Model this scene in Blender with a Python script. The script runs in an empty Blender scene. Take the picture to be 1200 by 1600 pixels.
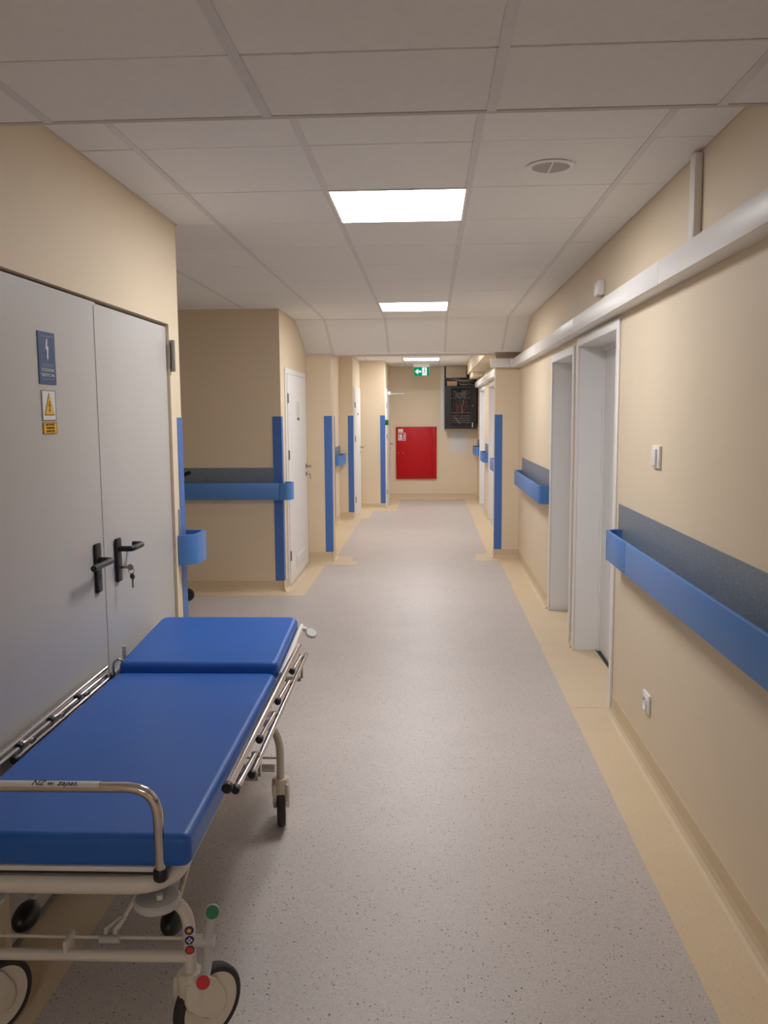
import bpy, bmesh, math, random
from mathutils import Vector, Matrix
random.seed(7)
scene = bpy.context.scene
COL = scene.collection

# ------------------------------------------------------------------ camera, world, exposure
F_PX, PITCH, YAW, ROLL, CAM_H = 1329.2, 0.11344, 0.054176, -0.0070758, 1.6
cam_data = bpy.data.cameras.new('camera')
cam = bpy.data.objects.new('camera', cam_data)
COL.objects.link(cam)
cam_data.sensor_fit = 'VERTICAL'
cam_data.sensor_height = 24.0
cam_data.lens = F_PX / 1600.0 * 24.0
cam_data.clip_start = 0.02
_fw = Vector((-math.sin(YAW) * math.cos(PITCH), math.cos(YAW) * math.cos(PITCH), -math.sin(PITCH)))
_rt = Vector((math.cos(YAW), math.sin(YAW), 0))
_up = _rt.cross(_fw)
_r2 = _rt * math.cos(ROLL) + _up * math.sin(ROLL)
_u2 = _up * math.cos(ROLL) - _rt * math.sin(ROLL)
cam.matrix_world = Matrix(((_r2.x, _u2.x, -_fw.x, 0), (_r2.y, _u2.y, -_fw.y, 0), (_r2.z, _u2.z, -_fw.z, CAM_H), (0, 0, 0, 1)))
scene.camera = cam

world = bpy.data.worlds.new('world')
scene.world = world
world.use_nodes = True
world.node_tree.nodes['Background'].inputs[0].default_value = (1.0, 0.93, 0.85, 1)
world.node_tree.nodes['Background'].inputs[1].default_value = 0.05
PANEL_POWER = 9.0          # emission of the ceiling light panels
scene.view_settings.view_transform = 'Standard'
scene.view_settings.look = 'None'
scene.view_settings.gamma = 1.0
scene.view_settings.use_curve_mapping = False
scene.view_settings.exposure = 1.7

# ------------------------------------------------------------------ materials
def lin(c):
    return tuple(((v / 255) / 12.92 if v / 255 <= 0.04045 else ((v / 255 + 0.055) / 1.055) ** 2.4) for v in c) + (1.0,)

def mat(name, rgb, rough=0.5, metal=0.0, var=0.04, scale=6.0, bump=0.0, bscale=80.0, coat=0.0, spec=None):
    m = bpy.data.materials.new(name)
    m.use_nodes = True
    nt = m.node_tree
    b = nt.nodes['Principled BSDF']
    b.inputs['Roughness'].default_value = rough
    b.inputs['Metallic'].default_value = metal
    if coat: b.inputs['Coat Weight'].default_value = coat
    if spec is not None: b.inputs['Specular IOR Level'].default_value = spec
    tc = nt.nodes.new('ShaderNodeTexCoord')
    n = nt.nodes.new('ShaderNodeTexNoise')
    n.inputs['Scale'].default_value = scale
    n.inputs['Detail'].default_value = 4
    nt.links.new(tc.outputs['Object'], n.inputs['Vector'])
    r = nt.nodes.new('ShaderNodeValToRGB')
    c = lin(rgb)
    r.color_ramp.elements[0].position = 0.3
    r.color_ramp.elements[1].position = 0.7
    r.color_ramp.elements[0].color = tuple(v * (1 - var) for v in c[:3]) + (1,)
    r.color_ramp.elements[1].color = tuple(min(1, v * (1 + var)) for v in c[:3]) + (1,)
    nt.links.new(n.outputs['Fac'], r.inputs['Fac'])
    nt.links.new(r.outputs['Color'], b.inputs['Base Color'])
    if bump:
        n2 = nt.nodes.new('ShaderNodeTexNoise')
        n2.inputs['Scale'].default_value = bscale
        n2.inputs['Detail'].default_value = 3
        nt.links.new(tc.outputs['Object'], n2.inputs['Vector'])
        bp = nt.nodes.new('ShaderNodeBump')
        bp.inputs['Strength'].default_value = bump
        bp.inputs['Distance'].default_value = 0.002
        nt.links.new(n2.outputs['Fac'], bp.inputs['Height'])
        nt.links.new(bp.outputs['Normal'], b.inputs['Normal'])
    return m

def speckle(name, rgb, flecks, rough=0.4, bump=0.0, mottling=0.03):
    """vinyl / laminate with small flecks; flecks = [(rgb, voronoi scale, radius, share of cells kept, strength)]"""
    m = mat(name, rgb, rough, var=mottling, scale=3.0, bump=bump, bscale=300)
    nt = m.node_tree
    b = nt.nodes['Principled BSDF']
    tc = [n for n in nt.nodes if n.type == 'TEX_COORD'][0]
    cur = b.inputs['Base Color'].links[0].from_socket
    for rgb2, sc, rad, keep, st in flecks:
        v = nt.nodes.new('ShaderNodeTexVoronoi')
        v.inputs['Scale'].default_value = sc
        nt.links.new(tc.outputs['Object'], v.inputs['Vector'])
        lt = nt.nodes.new('ShaderNodeMath'); lt.operation = 'LESS_THAN'; lt.inputs[1].default_value = rad
        nt.links.new(v.outputs['Distance'], lt.inputs[0])
        sep = nt.nodes.new('ShaderNodeSeparateColor')
        nt.links.new(v.outputs['Color'], sep.inputs[0])
        k = nt.nodes.new('ShaderNodeMath'); k.operation = 'LESS_THAN'; k.inputs[1].default_value = keep
        nt.links.new(sep.outputs[0], k.inputs[0])
        mu = nt.nodes.new('ShaderNodeMath'); mu.operation = 'MULTIPLY'
        nt.links.new(lt.outputs[0], mu.inputs[0]); nt.links.new(k.outputs[0], mu.inputs[1])
        m2 = nt.nodes.new('ShaderNodeMath'); m2.operation = 'MULTIPLY'; m2.inputs[1].default_value = st
        nt.links.new(mu.outputs[0], m2.inputs[0])
        mx = nt.nodes.new('ShaderNodeMix'); mx.data_type = 'RGBA'
        nt.links.new(m2.outputs[0], mx.inputs[0])
        nt.links.new(cur, mx.inputs[6])
        mx.inputs[7].default_value = lin(rgb2)
        cur = mx.outputs[2]
    nt.links.new(cur, b.inputs['Base Color'])
    return m

def emit(name, rgb, power):
    m = bpy.data.materials.new(name)
    m.use_nodes = True
    nt = m.node_tree
    nt.nodes.remove(nt.nodes['Principled BSDF'])
    e = nt.nodes.new('ShaderNodeEmission')
    e.inputs[0].default_value = lin(rgb)
    e.inputs[1].default_value = power
    nt.links.new(e.outputs[0], nt.nodes['Material Output'].inputs[0])
    return m

M = {}
M['wall'] = mat('cream_paint', (230, 212, 184), 0.6, var=0.02, scale=2.0, bump=0.25, bscale=140)
M['base'] = speckle('beige_skirting_vinyl', (214, 193, 160), [((180, 150, 110), 160, 0.25, 0.3, 0.5)], 0.45)
M['floor'] = speckle('grey_speckled_vinyl', (199, 189, 183), [((158, 146, 143), 150, 0.36, 0.45, 0.6), ((222, 216, 212), 130, 0.3, 0.25, 0.6),
                     ((92, 80, 80), 85, 0.21, 0.22, 0.9), ((70, 60, 60), 55, 0.17, 0.13, 0.9)], 0.42, bump=0.04)
M['border'] = speckle('beige_speckled_vinyl', (223, 201, 168), [((178, 148, 106), 170, 0.28, 0.3, 0.6), ((228, 208, 172), 140, 0.3, 0.3, 0.6)], 0.38, bump=0.05)
M['tile'] = mat('mineral_fibre_tile', (241, 239, 237), 0.9, var=0.015, scale=30, bump=0.5, bscale=220)
M['grid'] = mat('ceiling_grid_metal', (224, 220, 221), 0.5, var=0.02)
M['shadow_gap'] = mat('dark_joint', (70, 62, 60), 0.9)
M['plaster'] = mat('white_ceiling_paint', (208, 200, 190), 0.8, var=0.02)
M['door_white'] = mat('white_door_laminate', (238, 236, 235), 0.4, var=0.012)
M['frame_white'] = mat('white_frame_lacquer', (240, 238, 236), 0.35, var=0.01)
M['steel_door'] = mat('grey_steel_paint', (192, 188, 184), 0.42, var=0.02, scale=2.5, bump=0.08, bscale=260)
M['rail_blue'] = mat('blue_handrail_vinyl', (82, 132, 200), 0.42, var=0.02, bump=0.06, bscale=400)
M['guard_blue'] = mat('blue_corner_vinyl', (72, 114, 186), 0.45, var=0.02)
M['panel'] = speckle('grey_blue_speckled_panel', (120, 131, 145), [((158, 168, 180), 75, 0.25, 0.35, 0.7), ((80, 92, 108), 90, 0.3, 0.3, 0.6), ((205, 205, 195), 55, 0.14, 0.16, 0.8)], 0.45)
M['trunk'] = mat('white_plastic_trunking', (238, 234, 230), 0.4, var=0.012)
M['black'] = mat('black_plastic', (24, 22, 22), 0.4, var=0.05)
M['dark'] = mat('dark_grey_metal', (46, 46, 50), 0.45, var=0.05)
M['chrome'] = mat('chrome_steel', (205, 198, 192), 0.14, 1.0, var=0.03, scale=20)
M['steel'] = mat('brushed_steel', (160, 156, 150), 0.32, 1.0, var=0.04, scale=20)
M['white_tube'] = mat('off_white_powder_coat', (216, 208, 196), 0.34, var=0.02)
M['grey_plastic'] = mat('light_grey_plastic', (190, 188, 186), 0.4, var=0.02)
M['mattress'] = mat('blue_vinyl_upholstery', (32, 94, 180), 0.42, var=0.05, scale=4, bump=0.12, bscale=260)
M['rubber'] = mat('dark_rubber', (50, 44, 44), 0.7, var=0.05)
M['hub'] = mat('cream_wheel_plastic', (216, 206, 188), 0.4, var=0.03)
M['red'] = mat('red_cabinet_paint', (190, 8, 20), 0.45, var=0.03, spec=0.3)
M['red_button'] = mat('red_plastic', (200, 22, 34), 0.4)
M['green'] = mat('green_plastic', (0, 112, 66), 0.4)
M['paper'] = mat('white_paper', (222, 218, 212), 0.8, var=0.01)
M['sign_blue'] = mat('blue_sign_print', (34, 66, 118), 0.45, var=0.02)
M['sign_white'] = mat('white_sign_print', (226, 226, 226), 0.5, var=0.01)
M['sign_line'] = mat('pale_blue_print', (120, 142, 178), 0.5, var=0.01)
M['yellow'] = mat('yellow_sign_print', (238, 178, 14), 0.45, var=0.02)
M['ink'] = mat('black_ink', (30, 26, 24), 0.7)
M['brown_ink'] = mat('brown_ink', (120, 80, 10), 0.7)
M['glass_dark'] = mat('smoked_glass', (34, 30, 32), 0.1, var=0.05)
M['beige_box'] = mat('beige_painted_board', (226, 210, 182), 0.6, var=0.02)
M['cardboard'] = mat('cardboard', (205, 172, 126), 0.8, var=0.05)
M['cable_white'] = mat('white_cable_sheath', (210, 205, 200), 0.5)
M['cable_red'] = mat('red_cable_sheath', (190, 60, 50), 0.5)
M['cable_grey'] = mat('grey_cable_sheath', (130, 128, 126), 0.5)
M['cable_blue'] = mat('blue_cable_sheath', (50, 90, 150), 0.5)
M['purple'] = mat('purple_print', (52, 30, 92), 0.5)
M['orange'] = mat('orange_red_print', (206, 60, 30), 0.5)
M['speaker_grey'] = mat('grey_speaker_grille', (176, 170, 168), 0.6, var=0.08, scale=300)
M['lamp'] = emit('lit_diffuser', (250, 250, 252), PANEL_POWER)
M['exit_green'] = emit('lit_exit_green', (0, 150, 100), 0.3)
M['exit_white'] = emit('lit_exit_white', (250, 255, 250), 0.36)

# ------------------------------------------------------------------ mesh helpers
def box(bm, x0, x1, y0, y1, z0, z1, bev=0.0, seg=2):
    vs = [bm.verts.new((x, y, z)) for x in (x0, x1) for y in (y0, y1) for z in (z0, z1)]
    fs = [(0, 1, 3, 2), (4, 6, 7, 5), (0, 4, 5, 1), (2, 3, 7, 6), (0, 2, 6, 4), (1, 5, 7, 3)]
    faces = [bm.faces.new([vs[i] for i in f]) for f in fs]
    if bev:
        es = list({e for f in faces for e in f.edges})
        bmesh.ops.bevel(bm, geom=es, offset=bev, segments=seg, profile=0.5, affect='EDGES')
    return vs

def fillet(pts, r, n=6):
    pts = [Vector(p) for p in pts]
    out = [pts[0]]
    for i in range(1, len(pts) - 1):
        a, b, c = pts[i - 1], pts[i], pts[i + 1]
        d1, d2 = (a - b), (c - b)
        l = min(r, d1.length * 0.49, d2.length * 0.49)
        p1, p2 = b + d1.normalized() * l, b + d2.normalized() * l
        for k in range(n + 1):
            t = k / n
            out.append(p1 * (1 - t) ** 2 + b * 2 * t * (1 - t) + p2 * t * t)
    out.append(pts[-1])
    return out

def tube(bm, pts, r, seg=12, closed=False, caps=True):
    pts = [Vector(p) for p in pts]
    n = len(pts)
    rings = []
    t0 = (pts[1] - pts[0]).normalized()
    ref = Vector((0, 0, 1)) if abs(t0.z) < 0.9 else Vector((1, 0, 0))
    nrm = t0.cross(ref).normalized()
    for i in range(n):
        if closed: t = (pts[(i + 1) % n] - pts[i - 1]).normalized()
        elif i == 0: t = t0
        elif i == n - 1: t = (pts[-1] - pts[-2]).normalized()
        else: t = (pts[i + 1] - pts[i - 1]).normalized()
        nrm = (nrm - t * nrm.dot(t)).normalized()
        bi = t.cross(nrm)
        rr = r[i] if isinstance(r, (list, tuple)) else r
        rings.append([bm.verts.new(pts[i] + (nrm * math.cos(a) + bi * math.sin(a)) * rr)
                      for a in [2 * math.pi * k / seg for k in range(seg)]])
    m = n if closed else n - 1
    for i in range(m):
        A, B = rings[i], rings[(i + 1) % n]
        for k in range(seg):
            bm.faces.new((A[k], A[(k + 1) % seg], B[(k + 1) % seg], B[k]))
    if caps and not closed:
        bm.faces.new(rings[0][::-1]); bm.faces.new(rings[-1])

def disc(bm, c, axis, r, h, seg=24, bev=0.0):
    """cylinder centred on c along axis"""
    c, axis = Vector(c), Vector(axis).normalized()
    a, b = c - axis * h / 2, c + axis * h / 2
    if bev:
        tube(bm, [a, a + axis * bev, b - axis * bev, b], [r - bev, r, r, r - bev], seg)
    else:
        tube(bm, [a, b], r, seg)

def prism(bm, poly, axis, a0, a1):
    """extrude a 2D polygon; axis 'x','y','z'; poly coordinates are the other two axes in order"""
    def P(u, v, w):
        return {'x': (w, u, v), 'y': (u, w, v), 'z': (u, v, w)}[axis]
    A = [bm.verts.new(P(u, v, a0)) for u, v in poly]
    B = [bm.verts.new(P(u, v, a1)) for u, v in poly]
    n = len(poly)
    bm.faces.new(A); bm.faces.new(B[::-1])
    for i in range(n):
        bm.faces.new((A[i], B[i], B[(i + 1) % n], A[(i + 1) % n]))

def lathe(bm, prof, seg=32, mtx=None, closed=False):
    """prof: (r, z) pairs turned about z, then transformed by mtx"""
    mtx = mtx or Matrix()
    rings = []
    for r, z in prof:
        rings.append([bm.verts.new(mtx @ Vector((r * math.cos(a), r * math.sin(a), z))) for a in [2 * math.pi * k / seg for k in range(seg)]])
    m = len(prof) if closed else len(prof) - 1
    for i in range(m):
        A, B = rings[i], rings[(i + 1) % len(prof)]
        for k in range(seg):
            bm.faces.new((A[k], A[(k + 1) % seg], B[(k + 1) % seg], B[k]))
    if not closed:
        bm.faces.new(rings[0][::-1]); bm.faces.new(rings[-1])

def obj(name, bm, material, parent=None, smooth=False, shared=None):
    if shared is None:
        bmesh.ops.recalc_face_normals(bm, faces=bm.faces)
        me = bpy.data.meshes.new(name)
        bm.to_mesh(me); bm.free()
        me.materials.append(M[material])
        if smooth:
            for p in me.polygons: p.use_smooth = True
            try: me.set_sharp_from_angle(angle=math.radians(40))
            except Exception: pass
    else:
        me = shared
    o = bpy.data.objects.new(name, me)
    COL.objects.link(o)
    if parent: o.parent = parent
    return o

def bx(name, material, x0, x1, y0, y1, z0, z1, parent=None, bev=0.0, seg=2):
    bm = bmesh.new(); box(bm, x0, x1, y0, y1, z0, z1, bev, seg)
    return obj(name, bm, material, parent, smooth=bev > 0)

def tb(name, material, pts, r, parent=None, seg=12, bend=0.0, n=6):
    bm = bmesh.new(); tube(bm, fillet(pts, bend, n) if bend else pts, r, seg)
    return obj(name, bm, material, parent, smooth=True)

def dc(name, material, c, axis, r, h, parent=None, seg=24, bev=0.0):
    bm = bmesh.new(); disc(bm, c, axis, r, h, seg, bev)
    return obj(name, bm, material, parent, smooth=True)

def thing(name, label, cat, loc=(0, 0, 0), rotz=0.0, group=None):
    o = bpy.data.objects.new(name, None)
    o.empty_display_size = 0.1
    COL.objects.link(o)
    o.location = loc; o.rotation_euler = (0, 0, rotz)
    return tag(o, label, cat, group)

def tag(o, label, cat, group=None):
    o['label'] = label; o['category'] = cat
    if group: o['group'] = group
    return o

def struct(o):
    o['kind'] = 'structure'
    return o

def sbx(name, material, *a, **k):
    return struct(bx(name, material, *a, **k))

def text(name, s, size, material, parent, mtx, shear=0.0, spacing=1.0):
    c = bpy.data.curves.new(name, 'FONT')
    c.body = s; c.size = size; c.align_x = 'CENTER'; c.align_y = 'CENTER'; c.extrude = 0.0004; c.shear = shear
    c.space_line = spacing
    t = bpy.data.objects.new(name, c)
    COL.objects.link(t)
    dg = bpy.context.evaluated_depsgraph_get()
    me = bpy.data.meshes.new_from_object(t.evaluated_get(dg))
    bpy.data.objects.remove(t)
    me.materials.clear(); me.materials.append(M[material])
    o = bpy.data.objects.new(name, me)
    COL.objects.link(o)
    o.parent = parent
    o.matrix_local = mtx
    return o

def basis(xa, ya, za, o):
    xa, ya, za = Vector(xa), Vector(ya), Vector(za)
    return Matrix(((xa.x, ya.x, za.x, o[0]), (xa.y, ya.y, za.y, o[1]), (xa.z, ya.z, za.z, o[2]), (0, 0, 0, 1)))

# ------------------------------------------------------------------ the setting: floor
XL, XR = -1.25, 0.98            # near left wall, right wall
XB = -1.33                      # left wall beyond the alcove
YB, YP, YE = 7.6, 9.46, 16.3    # alcove back wall, right pillar front, end wall
Y0 = -6.0
ZC, ZN, ZS, ZF = 2.54, 2.40, 2.26, 2.51   # ceilings: main, near, under the soffit, far

floor = sbx('floor', 'floor', -4.3, 1.35, Y0 - 0.2, YE + 0.3, -0.12, 0.0)
def border(x0, x1, y0, y1):
    return bx('border_strip', 'border', x0, x1, y0, y1, 0.0, 0.0012, floor)
for a, b in ((Y0, 4.555), (4.56, 5.86), (5.865, YP - 0.17)):
    border(0.765, XR, a, b)
border(0.98, 1.135, 4.56, 5.70); border(0.98, 1.135, 5.93, 6.89)
border(0.50, XR, YP - 0.165, YP); border(0.52, 0.72, YP + 0.005, YP + 0.28); border(0.66, 0.9, YP + 0.285, YE)
border(XL, -1.055, Y0, 4.25); border(-1.25, -1.055, 4.255, 4.45)
border(-4.2, -1.25, 7.40, YB); border(-1.245, -1.12, 7.40, 9.0); border(-1.33, -1.25, YB + 0.005, 9.0)
border(-1.33, -0.80, 9.005, 9.25); border(-1.07, -0.87, 9.255, 9.55); border(-1.5, -1.06, 9.555, 13.1)
border(-1.18, -0.95, 13.105, 14.2); border(-1.18, -0.57, 14.205, 14.45); border(-0.76, -0.55, 14.455, YE - 0.2)
border(-0.76, 0.655, YE - 0.195, YE)

# ------------------------------------------------------------------ walls
def wall(name, *boxes):
    bm = bmesh.new()
    for b in boxes: box(bm, *b)
    return struct(obj(name, bm, 'wall'))

wall('wall_right', (XR, 1.3, Y0, 4.53, 0, 2.75), (XR, 1.3, 5.73, 5.90, 0, 2.75), (XR, 1.3, 6.92, YP, 0, 2.75),
     (XR, 1.3, 4.53, 5.73, 2.06, 2.75), (XR, 1.3, 5.90, 6.92, 2.03, 2.75), (1.19, 1.3, 4.53, 5.73, 0, 2.06), (1.19, 1.3, 5.90, 6.92, 0, 2.03))
wall('wall_right_pillar', (0.72, 1.3, YP, YP + 0.2, 0, 2.75))
XF = 0.90
wall('wall_right_far', (XF, 1.3, YP + 0.2, 11.72, 0, 2.75), (XF, 1.3, 12.98, 13.98, 0, 2.75), (XF, 1.3, 15.3, YE, 0, 2.75),
     (XF, 1.3, 11.72, 12.98, 2.04, 2.75), (XF, 1.3, 13.98, 15.3, 2.04, 2.75), (1.08, 1.3, 11.72, 12.98, 0, 2.04), (1.08, 1.3, 13.98, 15.3, 0, 2.04))
wall('wall_left', (-1.55, XL, Y0, 2.32, 0, 2.75), (-1.55, XL, 4.09, 4.25, 0, 2.75), (-1.55, XL, 2.32, 4.09, 2.04, 2.75), (-1.55, -1.33, 2.32, 4.09, 0, 2.04),
     (-4.3, -1.55, 4.05, 4.25, 0, 2.75))
wall('wall_alcove_side', (-4.3, -4.2, 4.25, YB, 0, 2.75))
wall('wall_alcove_back', (-4.3, XB, YB, YB + 0.15, 0, 2.75), (-1.6, XB, YB + 0.15, 9.25, 0, 2.75))
wall('wall_left_pier', (-1.6, -1.07, 9.25, 9.55, 0, 2.75), (-1.7, -1.5, 9.55, 12.3, 0, 2.75), (-1.7, -1.38, 12.3, 13.1, 0, 2.75))
wall('wall_left_far', (-1.6, -1.18, 13.1, 14.45, 0, 2.75), (-1.6, -0.76, 14.45, YE, 0, 2.75))
wall('wall_end', (-1.6, 1.3, YE, YE + 0.2, 0, 2.75))
wall('wall_back', (-1.55, 1.3, Y0 - 0.2, Y0, 0, 2.75))

# ------------------------------------------------------------------ skirting
def skirting(name, runs):
    """runs: (axis, wall coordinate, outward sign, start, end)"""
    prof = [(0, 0.1), (0.004, 0.1), (0.005, 0.04), (0.011, 0.018), (0.022, 0.006), (0.034, 0.0016), (0.034, 0.0013), (0, 0.0013)]
    bm = bmesh.new()
    for ax, w, s, a, b in runs:
        poly = [(w + s * d, z) for d, z in prof]
        prism(bm, poly, 'y' if ax == 'y' else 'x', a, b)
    return struct(obj(name, bm, 'base'))
skirting('baseboard_right', [('y', XR, -1, Y0, 4.495), ('y', XR, -1, 5.77, 5.86), ('y', XR, -1, 6.96, YP), ('x', YP, -1, 0.72, XR), ('y', 0.72, -1, YP - 0.02, YP + 0.2),
         ('y', XF, -1, YP + 0.2, 11.65), ('y', XF, -1, 13.04, 13.92), ('y', XF, -1, 15.36, YE)])
skirting('baseboard_left', [('y', XL, 1, Y0, 2.28), ('y', XL, 1, 4.13, 4.25), ('x', YB, -1, -4.2, XB), ('y', XB, 1, YB - 0.02, 7.80), ('x', 9.25, -1, XB, -1.07), ('y', -1.07, 1, 9.23, 9.55),
         ('y', -1.38, 1, 12.3, 13.1), ('x', 13.1, -1, -1.38, -1.18), ('x', 14.45, -1, -1.18, -0.76), ('y', XB, 1, 9.08, 9.25)])
skirting('baseboard_end', [('x', YE, -1, -0.76, XF)])

# ------------------------------------------------------------------ ceilings: slab, T-grid and every tile
RX = [-1.036 + 0.6 * i for i in range(-6, 5)]
TILE_CACHE = {}
def tile(parent, x0, x1, y0, y1, z):
    """joints across the corridor vary from tight to slightly open"""
    w, d = round(x1 - x0, 3), round(y1 - y0, 3)
    gap = random.choice((0.002, 0.0025, 0.0035, 0.006))
    if (w, d, gap) not in TILE_CACHE:
        bm = bmesh.new(); box(bm, -w / 2 + 0.0005, w / 2 - 0.0005, -d / 2 + gap, d / 2 - 0.0006, 0, 0.014, 0.0018, 1)
        o = obj('ceiling_tile', bm, 'tile', parent)
        TILE_CACHE[(w, d, gap)] = o.data
    else:
        o = obj('ceiling_tile', None, None, parent, shared=TILE_CACHE[(w, d, gap)])
    o.location = ((x0 + x1) / 2, (y0 + y1) / 2, z + random.uniform(0.0, 0.001))
    return o

def rail(parent, x, y0, y1, z, w=0.026):
    return bx('grid_rail', 'grid', x - w / 2, x + w / 2, y0, y1, z - 0.0025, z - 0.0002, parent)

def tiled(parent, xs, ys, z, skip=()):
    for i in range(len(xs) - 1):
        for j in range(len(ys) - 1):
            if (round(xs[i], 3), round(ys[j], 3)) in skip: continue
            tile(parent, xs[i] + 0.001, xs[i + 1] - 0.001, ys[j] + 0.001, ys[j + 1] - 0.001, z)
    for x in xs[1:-1]: rail(parent, x, ys[0], ys[-1], z)

GY = [3.089 + 0.6 * j for j in range(-1, 10)]        # 2.489 ... 8.489
ceil_main = sbx('ceiling', 'shadow_gap', -4.3, 1.3, 2.40, 8.489, ZC + 0.016, ZC + 0.06)
LIGHTS = [(-0.436, 3.689), (-0.436, 7.289)]
skip = {(round(x, 3), round(y, 3)) for x, y in LIGHTS}
xs = [XL] + [x for x in RX if XL < x < XR] + [XR]
tiled(ceil_main, xs, GY[:4], ZC, skip)                       # beside the steel doors
xs2 = [-1.636] + [x for x in RX if -1.60 < x < XR] + [XR]
tiled(ceil_main, xs2, GY[3:], ZC, skip)
for i, x in enumerate([r for r in RX if -4.1 < r < -1.63][:-1]):
    for j in range(3, 9):
        tile(ceil_main, x + 0.001, x + 0.599, GY[j] + 0.001, GY[j + 1] - 0.001, ZC)
for x in [r for r in RX if -4.1 < r < -1.63]:
    rail(ceil_main, x, GY[3], GY[9], ZC)

ceil_near = sbx('ceiling_near', 'shadow_gap', XL, XR, Y0, 2.372, ZN + 0.016, ZN + 0.06)
NY = [Y0] + [1.98 - 0.6 * k for k in range(13, -1, -1)] + [2.372]
BL = (-0.436, round(1.98 - 0.6 * 7, 3))
tiled(ceil_near, xs, NY, ZN, {BL})
bx('step_fascia', 'plaster', XL, XR, 2.374, 2.395, ZN, ZC + 0.06, ceil_near)

# the sloping soffit and its flat underside
ya, yb = 8.489, 9.22
ln = math.hypot(yb - ya, ZC - ZS)
ang = math.atan2(ZS - ZC, yb - ya)
soffit = bpy.data.objects.new('ceiling_soffit', None)
bm = bmesh.new(); box(bm, XB, XR, 0, ln, 0.016, 0.05)
soffit = struct(obj('ceiling_soffit', bm, 'shadow_gap'))
soffit.location = (0, ya, ZC); soffit.rotation_euler = (ang, 0, 0)
xs3 = [XB] + [x for x in RX if XB < x < XR] + [XR]
tiled(soffit, xs3, [0.0, ln], 0.0)
beam = sbx('ceiling_beam', 'plaster', XB, XR, yb, 9.79, ZS + 0.016, 2.74)
tiled(beam, [XB] + [x for x in RX if XB < x < 0.7] + [0.70], [yb, yb + 0.25], ZS)
bx('underside_board', 'plaster', XB, 0.70, yb + 0.255, 9.78, ZS + 0.002, ZS + 0.015, beam)
bx('edge_trim', 'grid', XB, XR, yb - 0.012, yb + 0.006, ZS - 0.004, ZS + 0.012, beam)
ceil_far = sbx('ceiling_far', 'shadow_gap', -1.6, 1.3, 9.79, YE, ZF + 0.016, ZF + 0.06)
FY = [9.79] + [10.3 + 0.6 * k for k in range(10)] + [YE]
FL = (-0.436, 13.9)
tiled(ceil_far, [-1.5] + [x for x in RX if -1.45 < x < XF] + [XF], FY, ZF, {(-0.436, 13.9), (-0.436, 10.9)})

# ------------------------------------------------------------------ ceiling lights
def ceiling_light(x, y, z, label):
    t = thing('ceiling_light', label, 'light', (x + 0.3, y + 0.3, z), 0, 'square ceiling light panels')
    bm = bmesh.new()
    for a in ((-0.297, 0.297, -0.297, -0.287), (-0.297, 0.297, 0.287, 0.297), (-0.297, -0.287, -0.287, 0.287), (0.287, 0.297, -0.287, 0.287)):
        box(bm, a[0], a[1], a[2], a[3], -0.004, 0.012)
    obj('frame', bm, 'frame_white', t)
    bx('diffuser', 'lamp', -0.287, 0.287, -0.287, 0.287, -0.001, 0.008, t)
ceiling_light(LIGHTS[0][0], LIGHTS[0][1], ZC, 'glowing square ceiling light panel beside the round ceiling speaker')
ceiling_light(LIGHTS[1][0], LIGHTS[1][1], ZC, 'glowing square ceiling light panel just before the sloping soffit')
ceiling_light(FL[0], FL[1], ZF, 'glowing square ceiling light panel above the green exit sign')
ceiling_light(-0.436, 10.9, ZF, 'square ceiling light panel hidden right behind the lowered beam')
ceiling_light(BL[0], BL[1], ZN, 'square ceiling light panel in the lower ceiling before the steel door')

sp = thing('ceiling_speaker', 'round grey speaker grille set in a white ceiling tile', 'speaker', (0.461, 3.405, ZC))
bm = bmesh.new(); lathe(bm, [(0.07, -0.002), (0.074, -0.007), (0.088, -0.005), (0.092, -0.0015), (0.07, -0.0012)], 40); obj('rim', bm, 'frame_white', sp, True)
dc('grille', 'speaker_grey', (0, 0, -0.003), (0, 0, 1), 0.071, 0.004, sp, 40)
bx('divider', 'frame_white', -0.003, 0.003, -0.07, 0.07, -0.0075, -0.005, sp)

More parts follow.
